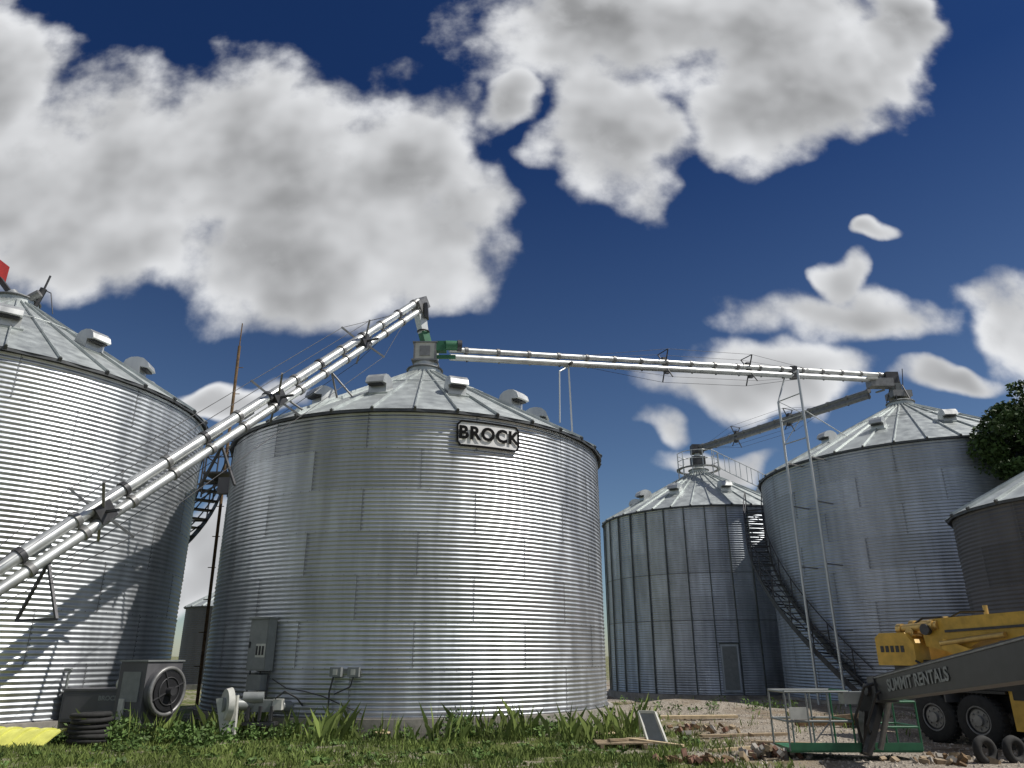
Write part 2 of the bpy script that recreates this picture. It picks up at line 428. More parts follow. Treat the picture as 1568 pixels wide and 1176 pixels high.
for s_ in (5.7, 11.2, 15.5):
    p = A0 + d0*s_
    for sg in (-1, 1):
        b.beam(p-upv*.1, p+upv*.62+sdv*sg*.55, .05, .05, M_RIM)
        b.beam(p, p-upv*.62+sdv*sg*.55, .05, .05, M_RIM)
        b.beam(p-sdv*.6, p+sdv*.6, .05, .05, M_RIM)
    b.box(p, (.36,.36,.36), M_DARKSTEEL, d0.to_track_quat('Z','Y').to_matrix())
    cab.append(s_)
st = [0.8]+cab+[L_-.6]
for sg in (-1, 1):
    for h in (.6, -.6):
        q = [A0+d0*st[0]] + [A0+d0*s_+upv*h+sdv*sg*.55 for s_ in cab] + [A0+d0*st[-1]]
        b.path(q, .009, M_DARKSTEEL, 5)
for s_, f in ((4.4,(-.5,.5)),(9.0,(-.5,.5))):
    p = A0 + d0*s_ - upv*.25
    for q in f:
        b.beam(p, p+sdv*q*1.2+V((0,0,-1.0)), .05,.05,M_DARKSTEEL)
b.beam(A0+d0*4.4-upv*.25+sdv*.6+V((0,0,-1)), A0+d0*4.4-upv*.25-sdv*.6+V((0,0,-1)), .05,.05,M_DARKSTEEL)
pleg = A0 + d0*3.2
for sg in (-1,1): b.beam(pleg, V((pleg.x+sg*.8, pleg.y, 0)), .06,.06,M_DARKSTEEL)
b.box(A0+V((0,0,.1)), (.8,.8,.5), M_DARKSTEEL)
b.box(A1+d0*.05, (.42,.42,.62), M_RIM, d0.to_track_quat('Z','Y').to_matrix())
b.beam(A1+V((.0,-.02,-.1)), V((-3.12,23.5,12.35)), .34, .34, M_TUBE, .26, .26)
b.beam(A1+V((.25,0,.05)), A1+V((.3,0,-.5)), .12, .3, M_DARKSTEEL)
b.beam(V((-3.12,23.5,12.4)), V((-3.0,23.6,11.95)), .28, .28, M_GREEN)
b.torus(V((-3.12,23.5,12.4)), (0,0,1), .2, .03, M_DARKSTEEL, 16, 6)
ps = A0 + d0*13.6 - upv*.25
b.cyl(ps, (ps.x+.3, ps.y+.3, 8.2), .03, M_RIM, 6); b.cyl(ps, (ps.x+.9, ps.y+.1, 8.4), .03, M_RIM, 6)
ps = A0 + d0*11.6 - upv*.25
b.cyl(ps, (ps.x+.5, ps.y+.5, 7.8), .03, M_RIM, 6)
b.build('grain_auger')

b = MB()
b.box((-3.0,23.6,11.55), (.78,.78,.62), M_WHITE)
b.box((-3.0,23.6,11.88), (.86,.86,.04), M_RIM)
b.box((-3.0,23.6,11.22), (.9,.9,.05), M_RIM)
b.cyl((-3.0,23.6,10.9),(-3.0,23.6,11.22), .42, M_TUBE, 20)
for sx in (-.36,.36):
    b.beam((-3.0+sx,23.19,11.25),(-3.0+sx,23.19,11.85),.05,.03,M_RIM)
b.box((-3.0,23.19,11.55),(.36,.03,.36),M_RIM)
b.box((-2.45,23.35,11.75),(.35,.3,.35),M_GREEN); b.cyl((-2.3,23.2,11.75),(-1.9,23.3,11.78),.17,M_GREEN,16)
b.cyl((-1.9,23.3,11.78),(-1.75,23.33,11.78),.2,M_DARKSTEEL,16)
b.box((-2.3,23.4,11.4),(.7,.1,.12),M_GREEN)
b.build('transfer_hopper')

# ------------------------------------------------------------------ bridge conveyor between bins
def conveyor(p0, p1, r1, r2, gap, step, frames, mat, wires=True):
    b = MB(); p0, p1 = V(p0), V(p1); d = (p1-p0).normalized(); L = (p1-p0).length
    up = (V((0,0,1))-d*d.z).normalized(); sd = d.cross(up)
    b.cyl(p0+up*gap/2, p1+up*gap/2, r1, mat, 14); b.cyl(p0-up*gap/2, p1-up*gap/2, r2, mat, 14)
    s = step*.5; k = 0
    while s < L:
        p = p0+d*s
        b.cyl(p+up*gap/2-d*.06, p+up*gap/2+d*.06, r1+.03, M_RIM, 12)
        b.beam(p-up*(gap/2+r2+.03), p+up*(gap/2+r1+.03), .05, .06, M_DARKSTEEL if k%3==0 else M_RIM, up=sd)
        b.beam(p-sd*.15+d*.3, p-sd*.15+d*.75, .1, .06, M_GREYBOX, up=up)
        s += step; k += 1
    for f in frames:
        p = p0+d*L*f
        for sg in (-1,1):
            b.beam(p, p+up*.6+sd*sg*.35, .04,.04, M_DARKSTEEL); b.beam(p, p-up*.6+sd*sg*.35, .04,.04, M_DARKSTEEL)
        b.beam(p-up*.35, p+up*.35, .22,.12, M_DARKSTEEL, up=sd)
        b.beam(p+up*.6-sd*.35, p+up*.6+sd*.35, .03,.03,M_DARKSTEEL)
    if wires and frames:
        for sg in (-1,1):
            for h in (.6,-.6):
                b.path([p0+d*L*max(0,frames[0]-.25)]+[p0+d*L*f+up*h+sd*sg*.35 for f in frames]+[p0+d*L*min(1,frames[-1]+.22)], .008, M_DARKSTEEL, 5)
    return b, p0, p1, d, up, sd, L
b, p0, p1, d, up, sd, L = conveyor((-2.2,23.85,11.72), (17.9,32.9,14.25), .105, .12, .28, 1.25, (.42,.62), M_TUBE)
q = p0+d*L*.215
b.beam(q-up*.25, (2.25,25.75,7.7), .06,.06,M_TUBE)
b.cyl(q-up*.25, q+V((-.35,-.35,-.6)), .035, M_TUBE, 6); b.cyl(q+V((-.35,-.35,-.6)), q+V((-.38,-.35,-2.6)), .03, M_TUBE, 6)
b.beam(q-up*.2-sd*.3, q-up*.2+sd*.3, .1,.08,M_DARKSTEEL)
PA, PB = (11.4,29.6), (11.95,28.5)
for (x,y),zt_ in ((PA,11.9),(PB,12.9)):
    b.cyl((x,y,0), (x,y,zt_), .05, M_TUBE, 10)
    for z_ in (2.6,5.0,7.4,9.2):
        b.beam((x,y,z_), (x+.9,y+.6,z_), .04,.05,M_RIM)
q = p0+d*L*.736
b.beam(PB+(12.9,), q, .05,.06,M_TUBE); b.beam(PA+(11.9,),q-V((.5,.2,.3)), .05,.05,M_TUBE)
for z_ in (10.0,11.0,11.9): b.cyl(PA+(z_,),PB+(z_,),.025,M_TUBE,6)
b.cyl(PA+(10.0,),PB+(11.0,),.015,M_TUBE,6); b.cyl(PA+(11.9,),PB+(11.0,),.015,M_TUBE,6)
b.cyl(PB+(11.2,),(14.4,30.2,10.5),.02,M_TUBE,6)
b.box(q, (.3,.3,.55), M_DARKSTEEL)
b.build('bridge_conveyor')
b = MB()
b.box((18.2,32.9,14.2),(.6,.5,.55),M_DARKSTEEL); b.box((17.5,32.6,13.85),(1.1,.5,.4),M_RIM)
b.beam((18.3,32.9,14.0),(18.45,32.9,13.3),.45,.45,M_GREYBOX,.35,.35)
b.box((18.45,32.9,13.35),(.9,.8,.3),M_RIM); b.box((17.0,32.3,14.0),(.5,.2,.12),M_WHITE)
b.cyl((18.5,32.6,13.2),(18.7,32.6,14.6),.02,M_DARKSTEEL,6)
for a in range(6):
    b.beam((18.45+.6*math.cos(a),32.9+.6*math.sin(a),13.0),(18.45+.3*math.cos(a),32.9+.3*math.sin(a),13.8),.04,.04,M_DARKSTEEL)
b.build('discharge_head')
b, p0, p1, d, up, sd, L = conveyor((11.6,44.5,13.85),(17.2,33.2,13.55), .10,.12,.26, 1.2, (.28,.6), M_RIM)
b.beam(p0, p1, .1,.2,M_RIM)
b.box(p0,(.7,.6,.55),M_DARKSTEEL); b.cyl(p0,(11.6,44.5,12.7),.2,M_TUBE,12)
b.build('transfer_conveyor')

b = MB()
b.box((-16.15,20.0,12.85),(.75,.5,.6),M_RED); b.beam((-15.8,20,12.6),(-15.35,20,12.1),.14,.14,M_DARKSTEEL)
b.cyl((-15.3,20,12.1),(-15.05,20,11.8),.17,M_TUBE,12)
b.cyl((-16.2,20.0,13.0),(-24,17,6.0),.14,M_RED,12)
b.build('red_auger_spout')
b = MB()
b.cyl((-14.6,20,11.4),(-14.35,20,12.25),.1,M_DARKSTEEL,10); b.cyl((-14.35,20,12.2),(-14.25,20,12.7),.03,M_DARKSTEEL,6)
b.cyl((-14.9,19.8,11.6),(-14.3,19.8,12.0),.12,M_RIM,10)
b.path([(-14.3,20,12.2),(-14.1,20,12.1),(-13.9,20,11.4)],.015,M_DARKSTEEL)
b.build('roof_fill_pipe')
b = MB()
b.cyl((-9.72,24.6,0),(-9.85,24.3,12.2),.055,M_RUST,8); b.cyl((-9.85,24.3,12.2),(-9.86,24.3,13.1),.02,M_RUST,6)
for z_ in range(1,12): b.cyl((-9.9,24.4,z_+.4),(-9.65,24.4,z_+.4),.015,M_RUST,5)
b.build('rusty_mast')

# ------------------------------------------------------------------ centrifugal fan at left
E = empty('aeration_fan'); b = MB()
c = V((-7.6,17.3,.98)); ax = V((.93,-.36,0)).normalized(); sdx = V((.36,.93,0)).normalized()
rot = Matrix((sdx, -ax, V((0,0,1)))).transposed()
b.box(c-ax*.44, (1.0,.76,1.2), M_WALL_DARK, rot)
b.box(c-ax*.44+V((0,0,.62)), (1.06,.82,.03), M_GREYBOX, rot)
b.box(c-ax*.44-sdx*.51+V((0,0,.1)), (.02,.5,.6), M_GREYBOX, rot)
b.cyl(c-ax*.05, c+ax*.10, .50, M_WALL_DARK, 36); b.torus(c+ax*.10, ax, .47, .045, M_RIM, 36, 8)
b.cyl(c+ax*.10, c+ax*.14, .40, M_BLACK, 32)
b.torus(c+ax*.15, ax, .28, .012, M_DARKSTEEL, 28, 6)
for k in range(4):
    t = k*math.pi/2+.4; e = sdx*math.cos(t)+V((0,0,1))*math.sin(t)
    b.beam(c+ax*.15+e*.08, c+ax*.15+e*.44, .025,.02,M_DARKSTEEL)
b.cyl(c+ax*.14, c+ax*.28, .09, M_DARKSTEEL, 12)
b.box(c-ax*1.0+V((0,-.1,.42)), (.3,.3,.26), M_GREYBOX, rot); b.cyl(c-ax*1.05+V((0,-.35,.15)), c-ax*.75+V((0,-.35,.15)), .13, M_WHITE, 14)
b.cyl(c-ax*.75+V((0,-.5,-.6)), c-ax*.75+V((0,-.5,.3)), .035, M_GREYBOX, 8)
b.box(c-ax*.78+V((0,-.5,-.35)), (.16,.14,.42), M_WHITE, rot)
b.build('fan_housing', E)
b = MB()
b.box((-9.0,17.6,.68),(1.5,.7,.62),M_WALL_DARK); b.box((-9.0,17.24,.68),(1.4,.02,.5),M_WALL_DARK)
b.box((-9.0,17.6,1.01),(1.56,.76,.04),M_WALL_DARK)
b.path([(-9.75,17.3,.5),(-9.75,17.3,1.35),(-9.7,17.3,1.42),(-10.1,17.4,1.42),(-10.4,17.5,1.42)],.03,M_GREYBOX)
b.build('air_duct', E)
cu = bpy.data.curves.new('t','FONT'); cu.body='BROCK'; cu.size=.13; cu.extrude=.003; cu.offset=.004; cu.align_x='CENTER'
o = bpy.data.objects.new('duct_label',cu); scene.collection.objects.link(o); o.data.materials.append(M_GREYBOX)
o.location=(-8.75,17.225,.8); o.rotation_euler=(rad(90),0,0); o.parent=E

b = MB()
c = V((-6.1,17.25,.72)); ax = V((-.80,-.60,0)).normalized(); sdx = V((0,0,1)).cross(ax)
b.cyl(c, c+ax*.12, .34, M_WHITE, 32, r1=.31); b.cyl(c+ax*.12, c+ax*.17, .14, M_GREYBOX, 20)
b.beam(c+ax*.07+V((0,0,.15)), c+ax*.07+V((.12,0,-.62)), .46,.12,M_WHITE,.28,.12)
b.box(c+V((.55,.35,-.05)),(.55,.22,.24),M_GREYBOX); b.cyl(c+V((.2,.2,.12)), c+V((.62,.3,.12)), .12, M_GREYBOX, 16)
b.cyl(c-ax*.05, V((-4.3,18.9,.55)), .12, M_GREYBOX, 16)
b.box(c+V((.95,.3,-.02)),(.2,.18,.22),M_WHITE); b.box(c+V((.6,.3,-.4)),(.7,.3,.06),M_DARKSTEEL)
for k in range(3): b.box(c+V((.35+.25*k,.2,-.2)),(.05,.1,.3),M_DARKSTEEL)
b.path([c+V((.9,.2,.1)),c+V((1.1,.2,.25)),c+V((1.3,.5,.1)),c+V((1.35,.9,-.1))],.018,M_DARKSTEEL)
b.build('unload_auger_motor')

# ------------------------------------------------------------------ boom lift
E = empty('boom_lift'); b = MB()
q0 = V((6.45,13.9,1.14)); q1 = V((5.62,6.0,1.95))
b.beam(q0, q1, .30, .36, M_BLACK, .36, .46); b.beam(q0, q0+(q1-q0)*.04, .36,.42,M_DARKSTEEL)
b.beam(q0+V((0,0,.205)), q1+V((0,0,.26)), .16, .04, M_DARKSTEEL)
b.beam(q0+V((-.16,0,.175)), q1+V((-.19,0,.225)), .02, .02, M_RIM)
b.beam(q0+V((0,.05,.05)), V((6.25,14.1,.75)), .2,.3,M_BLACK); b.beam((6.25,14.1,.8),(6.15,14.2,.1), .16,.22,M_BLACK)
b.beam((6.45,13.9,1.0),(6.0,13.75,.15), .10,.12,M_BLACK); b.cyl((6.5,13.7,1.0),(6.35,14.0,.2),.05,M_RIM,10)
b.cyl((6.2,13.9,1.15),(6.7,13.9,1.15),.1,M_DARKSTEEL,12)
b.path([(6.4,13.6,1.3),(6.1,13.7,1.2),(5.95,13.9,.7),(6.05,14.0,.3)],.025,M_BLACK)
b.path([(6.5,13.3,1.3),(6.2,13.5,1.1),(6.05,13.7,.6),(6.2,13.9,.2)],.02,M_BLACK)
b.build('boom', E)
me_c = bpy.data.curves.new('t','FONT'); me_c.body='SUMMIT RENTALS'; me_c.size=.28; me_c.extrude=.002; me_c.offset=.006; me_c.align_y='CENTER'
o = bpy.data.objects.new('boom_lettering', me_c); scene.collection.objects.link(o); o.data.materials.append(M_GREYBOX)
dd = (q1-q0).normalized(); nn = dd.cross(V((0,0,1))).normalized()
if nn.x > 0: nn = -nn
uu = nn.cross(dd).normalized()
if uu.z < 0: uu = -uu
o.matrix_world = Matrix.Translation(q0+dd*.9+nn*.175) @ Matrix((dd, uu, dd.cross(uu))).transposed().to_4x4()
o.scale = (1.05,.9,1); o.parent = E
b = MB()
x0,x1,y0,y1 = 4.85,7.15,14.15,15.0
b.box(((x0+x1)/2,(y0+y1)/2,.16),(x1-x0,y1-y0,.07),M_GREEN)
b.box(((x0+x1)/2,y0-.01,.22),(x1-x0,.03,.12),M_GREEN)
for zz in (.62,1.1):
    xe = x0+1.15
    for ya in (y0,y1): b.cyl((x0,ya,zz),(xe,ya,zz),.02,M_GREYBOX,8)
    b.cyl((x0,y0,zz),(x0,y1,zz),.02,M_GREYBOX,8); b.cyl((xe,y0,zz),(xe,y1,zz),.02,M_GREEN,8)
    for ya in (y0,y1): b.cyl((x1-.6,ya,zz*.85),(x1,ya,zz*.85),.02,M_GREEN,8)
    b.cyl((x1,y0,zz*.85),(x1,y1,zz*.85),.02,M_GREEN,8)
for xx in (x0,x0+.38,x0+.76,x0+1.15):
    for ya in (y0,y1): b.cyl((xx,ya,.15),(xx,ya,1.1),.018,M_GREYBOX if xx<x0+.8 else M_GREEN,8)
for xx in (x1-.6,x1):
    for ya in (y0,y1): b.cyl((xx,ya,.15),(xx,ya,.94),.018,M_GREEN,8)
b.box((x0+1.3,y0+.1,1.0),(.5,.25,.2),M_GREYBOX); b.box((x0+.2,y0-.03,.75),(.3,.02,.2),M_WHITE)
b.cyl((x0+.3,y0,.15),(x0+.76,y0,.62),.012,M_RIM,6)
b.build('basket', E)
b = MB()
b.box((5.5,3.6,.75),(1.6,3.6,.4),M_DARKSTEEL); b.box((5.5,4.2,1.35),(1.3,2.4,.8),M_BLACK)
b.beam((5.6,6.2,1.9),(5.55,3.2,2.3),.36,.46,M_BLACK)
for x in (4.6,6.4):
    for y in (2.3,4.9): b.wheel((x,y,.45),(-1 if x<5 else 1,0,0),.45,.32)
b.build('chassis', E)

# ------------------------------------------------------------------ yellow truck crane
E = empty('crane_truck'); b = MB()
O = V((9.05,17.0,0)); a_ = V((.37,-.93,0)).normalized(); n_ = V((-.93,-.37,0)).normalized()
RT = Matrix((a_, n_*-1, V((0,0,1)))).transposed()
def T(s, t, z): return O + a_*s + n_*t + V((0,0,z))
def tb(s0,s1,t0,t1,z0,z1,mat): b.box(T((s0+s1)/2,(t0+t1)/2,(z0+z1)/2),(s1-s0,t1-t0,z1-z0),mat,RT)
for s_ in (0,1.02,5.2):
    b.wheel(T(s_,0,.49), n_, .49, .30); b.wheel(T(s_,-2.1,.49), -n_, .49, .30)
tb(-1.5,6.5,-1.7,-.4,.62,.95,M_DARKSTEEL); tb(-1.4,3.4,-2.2,.1,1.06,1.16,M_BLACK)
tb(-.6,1.7,-.18,.14,1.0,1.05,M_BLACK)
b.beam(T(.51,-.02,.8),T(.51,-.02,1.1),.5,.06,M_DARKSTEEL)
tb(1.72,2.75,-.5,.06,.35,1.3,M_YEL); tb(1.8,2.1,.062,.075,.9,1.2,M_BLACK); tb(2.2,2.65,.062,.08,.45,.85,M_WHITE)
tb(2.3,2.36,.08,.1,.3,1.5,M_BLACK)
tb(3.2,6.3,-2.2,.1,1.2,2.0,M_YEL)
b.build('chassis', E)
b = MB()
prof = [(-1.35,1.5),(-1.35,2.1),(-1.2,2.2),(-.5,2.2),(-.3,1.95),(-.3,1.5)]
b.prism([T(x,-.45,z) for x,z in prof],[T(x,.0,z) for x,z in prof],M_YEL)
b.prism([T(x,-1.7,z) for x,z in prof],[T(x,-1.25,z) for x,z in prof],M_YEL)
tb(-1.1,1.6,-1.5,-.2,1.2,1.62,M_DARKSTEEL)
b.cyl(T(.2,-.85,1.1),T(.2,-.85,1.35),.7,M_DARKSTEEL,24)
for z,t in ((2.28,-.2),(2.12,-.5),(2.36,-.62)):
    b.cyl(T(-.75,t,z),T(.25,t,z+.06),.09,M_GOLD,14); b.cyl(T(.05,t,z+.05),T(.16,t,z+.055),.12,M_GOLD,14)
    b.cyl(T(-.8,t,z),T(-.68,t,z),.12,M_GOLD,14)
b.cyl(T(-.45,-.9,2.2),T(-.45,-.1,2.2),.11,M_GOLD,14)
bp = [(-.15,1.9),(-.2,2.3),(.05,2.46),(.5,2.48),(5.2,2.62),(5.2,2.1),(1.2,2.0),(.6,1.75)]
b.prism([T(x,-.75,z) for x,z in bp],[T(x,-.2,z) for x,z in bp],M_YEL)
b.beam(T(.35,-.17,1.95),T(1.9,-.12,1.35),.16,.22,M_YEL,.16,.3); b.cyl(T(.0,-.15,2.25),T(.0,-.05,2.25),.12,M_DARKSTEEL,14)
b.beam(T(.4,-.185,2.2),T(4.8,-.185,2.35),.03,.05,M_DARKSTEEL)
b.cyl(T(.3,-.12,1.95),T(1.8,-.1,2.1),.06,M_GOLD,10)
for sx in (-1.22,-1.08,-.94,-.80,-.66): tb(sx,sx+.09,.002,.01,1.78,1.92,M_BLACK)
b.cyl(T(1.2,-.5,2.5),T(1.2,-.5,2.7),.05,M_GOLD,10); b.path([T(.3,-.4,2.45),T(.7,-.4,2.6),T(1.2,-.45,2.58)],.02,M_BLACK)
b.path([T(-.6,-.3,2.3),T(-.2,-.3,2.5),T(.3,-.3,2.5)],.025,M_BLACK)
b.path([T(-.3,.02,1.6),T(.1,.04,1.4),T(.5,.03,1.5),T(.9,.02,1.25)],.025,M_BLACK)
b.build('crane_superstructure', E)

# ------------------------------------------------------------------ small things
b = MB()   # curved yellow plastic panel with moulded ridges lying in the grass
nseg = 10
def yp(u_, s_): # u_ along, s_ 0..1 across the arch
    a = math.pi*s_
    return V((-10.6+1.55*u_+.22*s_, 15.55+.62*s_+.1*u_, .02+.34*math.sin(a*.62+.1)*(1-.15*u_)))
for i in range(14):
    for j in range(nseg):
        dz = V((0,0,.035)) if i % 3 == 1 else V((0,0,0))
        b.add([yp(i/14,j/nseg)+dz, yp((i+1)/14,j/nseg)+dz, yp((i+1)/14,(j+1)/nseg)+dz, yp(i/14,(j+1)/nseg)+dz],[(0,1,2,3)],M_YEL2)
        if i % 3 == 1:
            for q in (i/14,(i+1)/14):
                b.add([yp(q,j/nseg), yp(q,(j+1)/nseg), yp(q,(j+1)/nseg)+dz, yp(q,j/nseg)+dz],[(0,1,2,3)],M_YEL2)
b.build('yellow_plastic_panel')
b = MB()
for k in range(6): b.torus((-8.55+.03*math.sin(k*2),16.3,.10+k*.095),(.04*math.sin(k),.05*math.cos(k),1),.34,.05,M_RUBBER,30,8)
b.build('drain_hose_coil')
for (x,y,r) in ((-2.72,16.9,.16),(1.95,16.9,.19)):
    b = MB()
    b.cyl((x,y,0),(x,y,.17),.06,M_TAN,12); b.cyl((x,y,.17),(x,y,.21),r,M_TAN,24); b.cyl((x,y,.21),(x+.01,y,.25),r*.45,M_TAN,16); b.torus((x,y,.19),(0,0,1),r,.02,M_TAN,24,6)
    b.cyl((x,y,-.02),(x,y,.03),r*.9,M_TAN,20)
    b.build('wooden_cable_reel')
b = MB()
A = [V((2.75,16.3,.02)),V((3.1,16.15,.02)),V((2.93,16.42,.62)),V((2.62,16.55,.62))]
for i in range(4): b.beam(A[i],A[(i+1)%4],.045,.05,M_WHITE)
b.prism([p+(sum(A,V())/4-p)*.08 for p in A],[p+(sum(A,V())/4-p)*.08+V((.01,.02,0)) for p in A],M_GREYBOX)
b.beam(A[3],V((2.7,16.95,.0)),.03,.03,M_WHITE); b.beam(A[2],V((3.05,16.85,.0)),.03,.03,M_WHITE)
b.build('leaning_window_frame')
b = MB()
for k in range(5):
    b.beam((1.65,15.75+k*.16,.10),(2.75,15.85+k*.16,.11),.11,.025,M_WOOD,tint=.3)
for k in range(3): b.beam((1.75+k*.42,15.7,.05),(1.72+k*.42,16.5,.05),.07,.07,M_WOOD)
b.beam((2.3,16.2,.15),(3.3,15.6,.08),.14,.04,M_TAN); b.beam((1.9,15.9,.15),(2.9,16.5,.13),.1,.04,M_WOOD)
b.build('broken_pallet')
def rubble(cx, cy, sx, sy, n, hz, mats):
    b = MB()
    for k in range(n):
        x = random.gauss(cx,sx); y = random.gauss(cy,sy); z = .04+random.random()*hz*max(0,1-abs(x-cx)/(2*sx))
        q = Quaternion((random.random(),random.random(),random.random()),random.random()*3).to_matrix()
        s = random.uniform(.5,1.2)
        b.box((x,y,z),(.2*s,.1*s,.07*s),random.choice(mats),q)
    b.build('rubble_pile')
rubble(4.55,14.6,.32,.18,50,.16,[M_BRICK,M_WOOD,M_CONC,M_BRICK])
rubble(3.1,13.9,.25,.12,26,.03,[M_BRICK,M_RUST])
rubble(7.4,13.75,.5,.15,30,.08,[M_RUST,M_CONC,M_WOOD])
rubble(4.2,19.5,.9,.6,34,.05,[M_BRICK,M_CONC,M_RUST,M_WOOD])
b = MB()
for k in range(3): b.torus((8.0+.5*k,13.75,.2),(.3,-.9,.1),.17,.07,M_RUBBER,24,8)
b.build('track_rollers')
b = MB()
b.beam((3.6,22.5,.08),(6.4,22.9,.08),.3,.08,M_TAN); b.beam((4.2,18.0,.03),(6.3,18.5,.03),.2,.05,M_WOOD)
b.beam((4.9,16.6,.05),(6.2,16.2,.05),.15,.05,M_WOOD); b.beam((3.7,15.2,.04),(4.6,15.6,.05),.1,.05,M_TAN)
b.beam((7.3,20.6,.1),(9.4,20.9,.1),.25,.15,M_RUST); b.beam((7.5,21.1,.1),(9.2,20.5,.3),.1,.1,M_WOOD)
b.build('timber_planks')

# ------------------------------------------------------------------ ground
m, nt, bs = new_mat('ground_soil'); N, L = nt.nodes, nt.links
tc = N.new('ShaderNodeTexCoord'); sp = N.new('ShaderNodeSeparateXYZ'); L.new(tc.outputs['Object'], sp.inputs[0])
def noise(s, d=6, r=.6):
    n = N.new('ShaderNodeTexNoise'); n.inputs['Scale'].default_value=s; n.inputs['Detail'].default_value=d; n.inputs['Roughness'].default_value=r
    L.new(tc.outputs['Object'], n.inputs['Vector']); return n.outputs['Fac']
def mth(op,a,b_=None,c_=None):
    n = N.new('ShaderNodeMath'); n.operation=op
    for i,x in enumerate((a,b_,c_)):
        if x is None: continue
        if isinstance(x,(int,float)): n.inputs[i].default_value=x
        else: L.new(x,n.inputs[i])
    return n.outputs[0]
def mr(x,a,b_,c_=0,d_=1,smooth=True):
    n=N.new('ShaderNodeMapRange'); n.interpolation_type='SMOOTHSTEP' if smooth else 'LINEAR'
    L.new(x,n.inputs['Value'])
    for k_,v_ in zip(('From Min','From Max','To Min','To Max'),(a,b_,c_,d_)): n.inputs[k_].default_value=v_
    return n.outputs[0]
def mix(f,a,b_):
    n=N.new('ShaderNodeMix'); n.data_type='RGBA'; L.new(f,n.inputs['Factor'])
    for i,x in ((6,a),(7,b_)):
        if isinstance(x,tuple): n.inputs[i].default_value=x+(1,)
        else: L.new(x,n.inputs[i])
    return n.outputs[2]
big = noise(.35,4); med = noise(2.5,5); fine = noise(28,4)
soil = mix(mr(med,.35,.65), (.14,.105,.07), (.28,.23,.17))
grav = mix(mr(fine,.4,.62), (.19,.16,.13), (.44,.40,.34))
dirt = mix(mr(big,.4,.55), soil, grav)
grass = mix(mr(med,.3,.7), (.09,.115,.03), (.17,.19,.06))
edge = mth('ADD', sp.outputs[0], mth('MULTIPLY', mth('SUBTRACT', big, .5), 8.0))
gx = mr(edge, 2.2, 4.2)
far = mr(sp.outputs[1], 60, 90)
gx2 = mth('MULTIPLY', gx, mth('SUBTRACT', 1.0, far))
nearf = mth('MULTIPLY', mr(mth('ADD',med,mth('MULTIPLY',big,.6)), .76,.88), .85)
gm = mth('MAXIMUM', gx2, nearf)
col = mix(gm, grass, dirt)
L.new(col, bs.inputs['Base Color']); bs.inputs['Roughness'].default_value=.95; bs.inputs['Specular IOR Level'].default_value=.2
bp_ = N.new('ShaderNodeBump'); bp_.inputs['Strength'].default_value=.8; bp_.inputs['Distance'].default_value=.05
L.new(mth('ADD',fine,mth('MULTIPLY',med,2.)), bp_.inputs['Height']); L.new(bp_.outputs[0], bs.inputs['Normal'])
def vgz(x,y):
    t_ = np.clip((np.asarray(y,float)-32)/8,0,1); fall = -.42*t_*t_*(3-2*t_)
    inr = ((np.asarray(x)>-24)&(np.asarray(x)<29)&(np.asarray(y)>10)&(np.asarray(y)<48)).astype(float)
    return fall + inr*(.03*np.sin(x*.9+1)*np.sin(y*1.1)+.02*np.sin(x*2.7)*np.cos(y*2.1+.5)
            +.36*np.exp(-((x-5.9)/2.6)**2-((y-26.3)/.9)**2)+.10*np.exp(-((x-2.6)/1.2)**2-((y-17.6)/.5)**2))
xs = np.array([-1500,-600,-200,-80,-40]+list(np.arange(-25,30,.35))+[40,80,200,600,1500])
ys = np.array([-600,-200,-60,-15,0,6]+list(np.arange(10,48,.4))+[60,90,200,600,1500,3000])
XX,YY = np.meshgrid(xs,ys); ZZ = vgz(XX,YY)
verts = np.stack([XX,YY,ZZ],-1).reshape(-1,3)
nx=len(xs); ii,jj=np.meshgrid(np.arange(nx-1),np.arange(len(ys)-1)); q=(jj*nx+ii).ravel()
np_mesh('ground', verts, np.stack([q,q+1,q+nx+1,q+nx],-1), m, np.full(len(q),.5), None, True)

BINS = [(-15.05,19.97,6.0),(-3.02,23.6,6.0),(11.6,44.5,6.1),(18.45,32.9,6.9),(16.9,20.5,4.1)]
def outside(x,y):
    ok = np.ones_like(x,bool)
    for cx,cy,r in BINS: ok &= ((x-cx)**2+(y-cy)**2) > r*r
    return ok
def lump(x,y):
    return .5+.25*np.sin(x*1.7+.3*y)*np.cos(y*2.3-x*.4)+.25*np.sin(x*4.1+y*3.3+1.2)*np.sin(y*5.2-x*1.1)
def blades(name, n, xr, yr, hmin, hmax, wd, keep, mat):
    x = np.random.uniform(*xr,n); y = np.random.uniform(*yr,n)
    l = lump(x,y); k = outside(x,y) & keep(x,y,l)
    x,y,l = x[k],y[k],l[k]; n=len(x)
    h = (hmin+(hmax-hmin)*np.random.rand(n)**2)*(.3+1.2*l); a = np.random.rand(n)*2*np.pi
    w = wd*(.6+.8*np.random.rand(n)); lean = .7*h*np.random.rand(n); b_ = np.random.rand(n)*2*np.pi
    z = vgz(x,y)-.01
    v = np.zeros((n,4,3)); ca,sa_=np.cos(a)*w,np.sin(a)*w
    v[:,0]=np.stack([x-ca,y-sa_,z],-1); v[:,1]=np.stack([x+ca,y+sa_,z],-1)
    mx=x+.3*lean*np.cos(b_); my=y+.3*lean*np.sin(b_)
    v[:,2]=np.stack([mx+ca*.7,my+sa_*.7,z+h*.6],-1)
    v[:,3]=np.stack([x+lean*np.cos(b_),y+lean*np.sin(b_),z+h],-1)
    f = np.arange(n*4).reshape(n,4)
    return np_mesh(name, v.reshape(-1,3), f, mat, np.clip(.6*np.random.rand(n)+.4*l,0,1))
rnd = np.random.rand
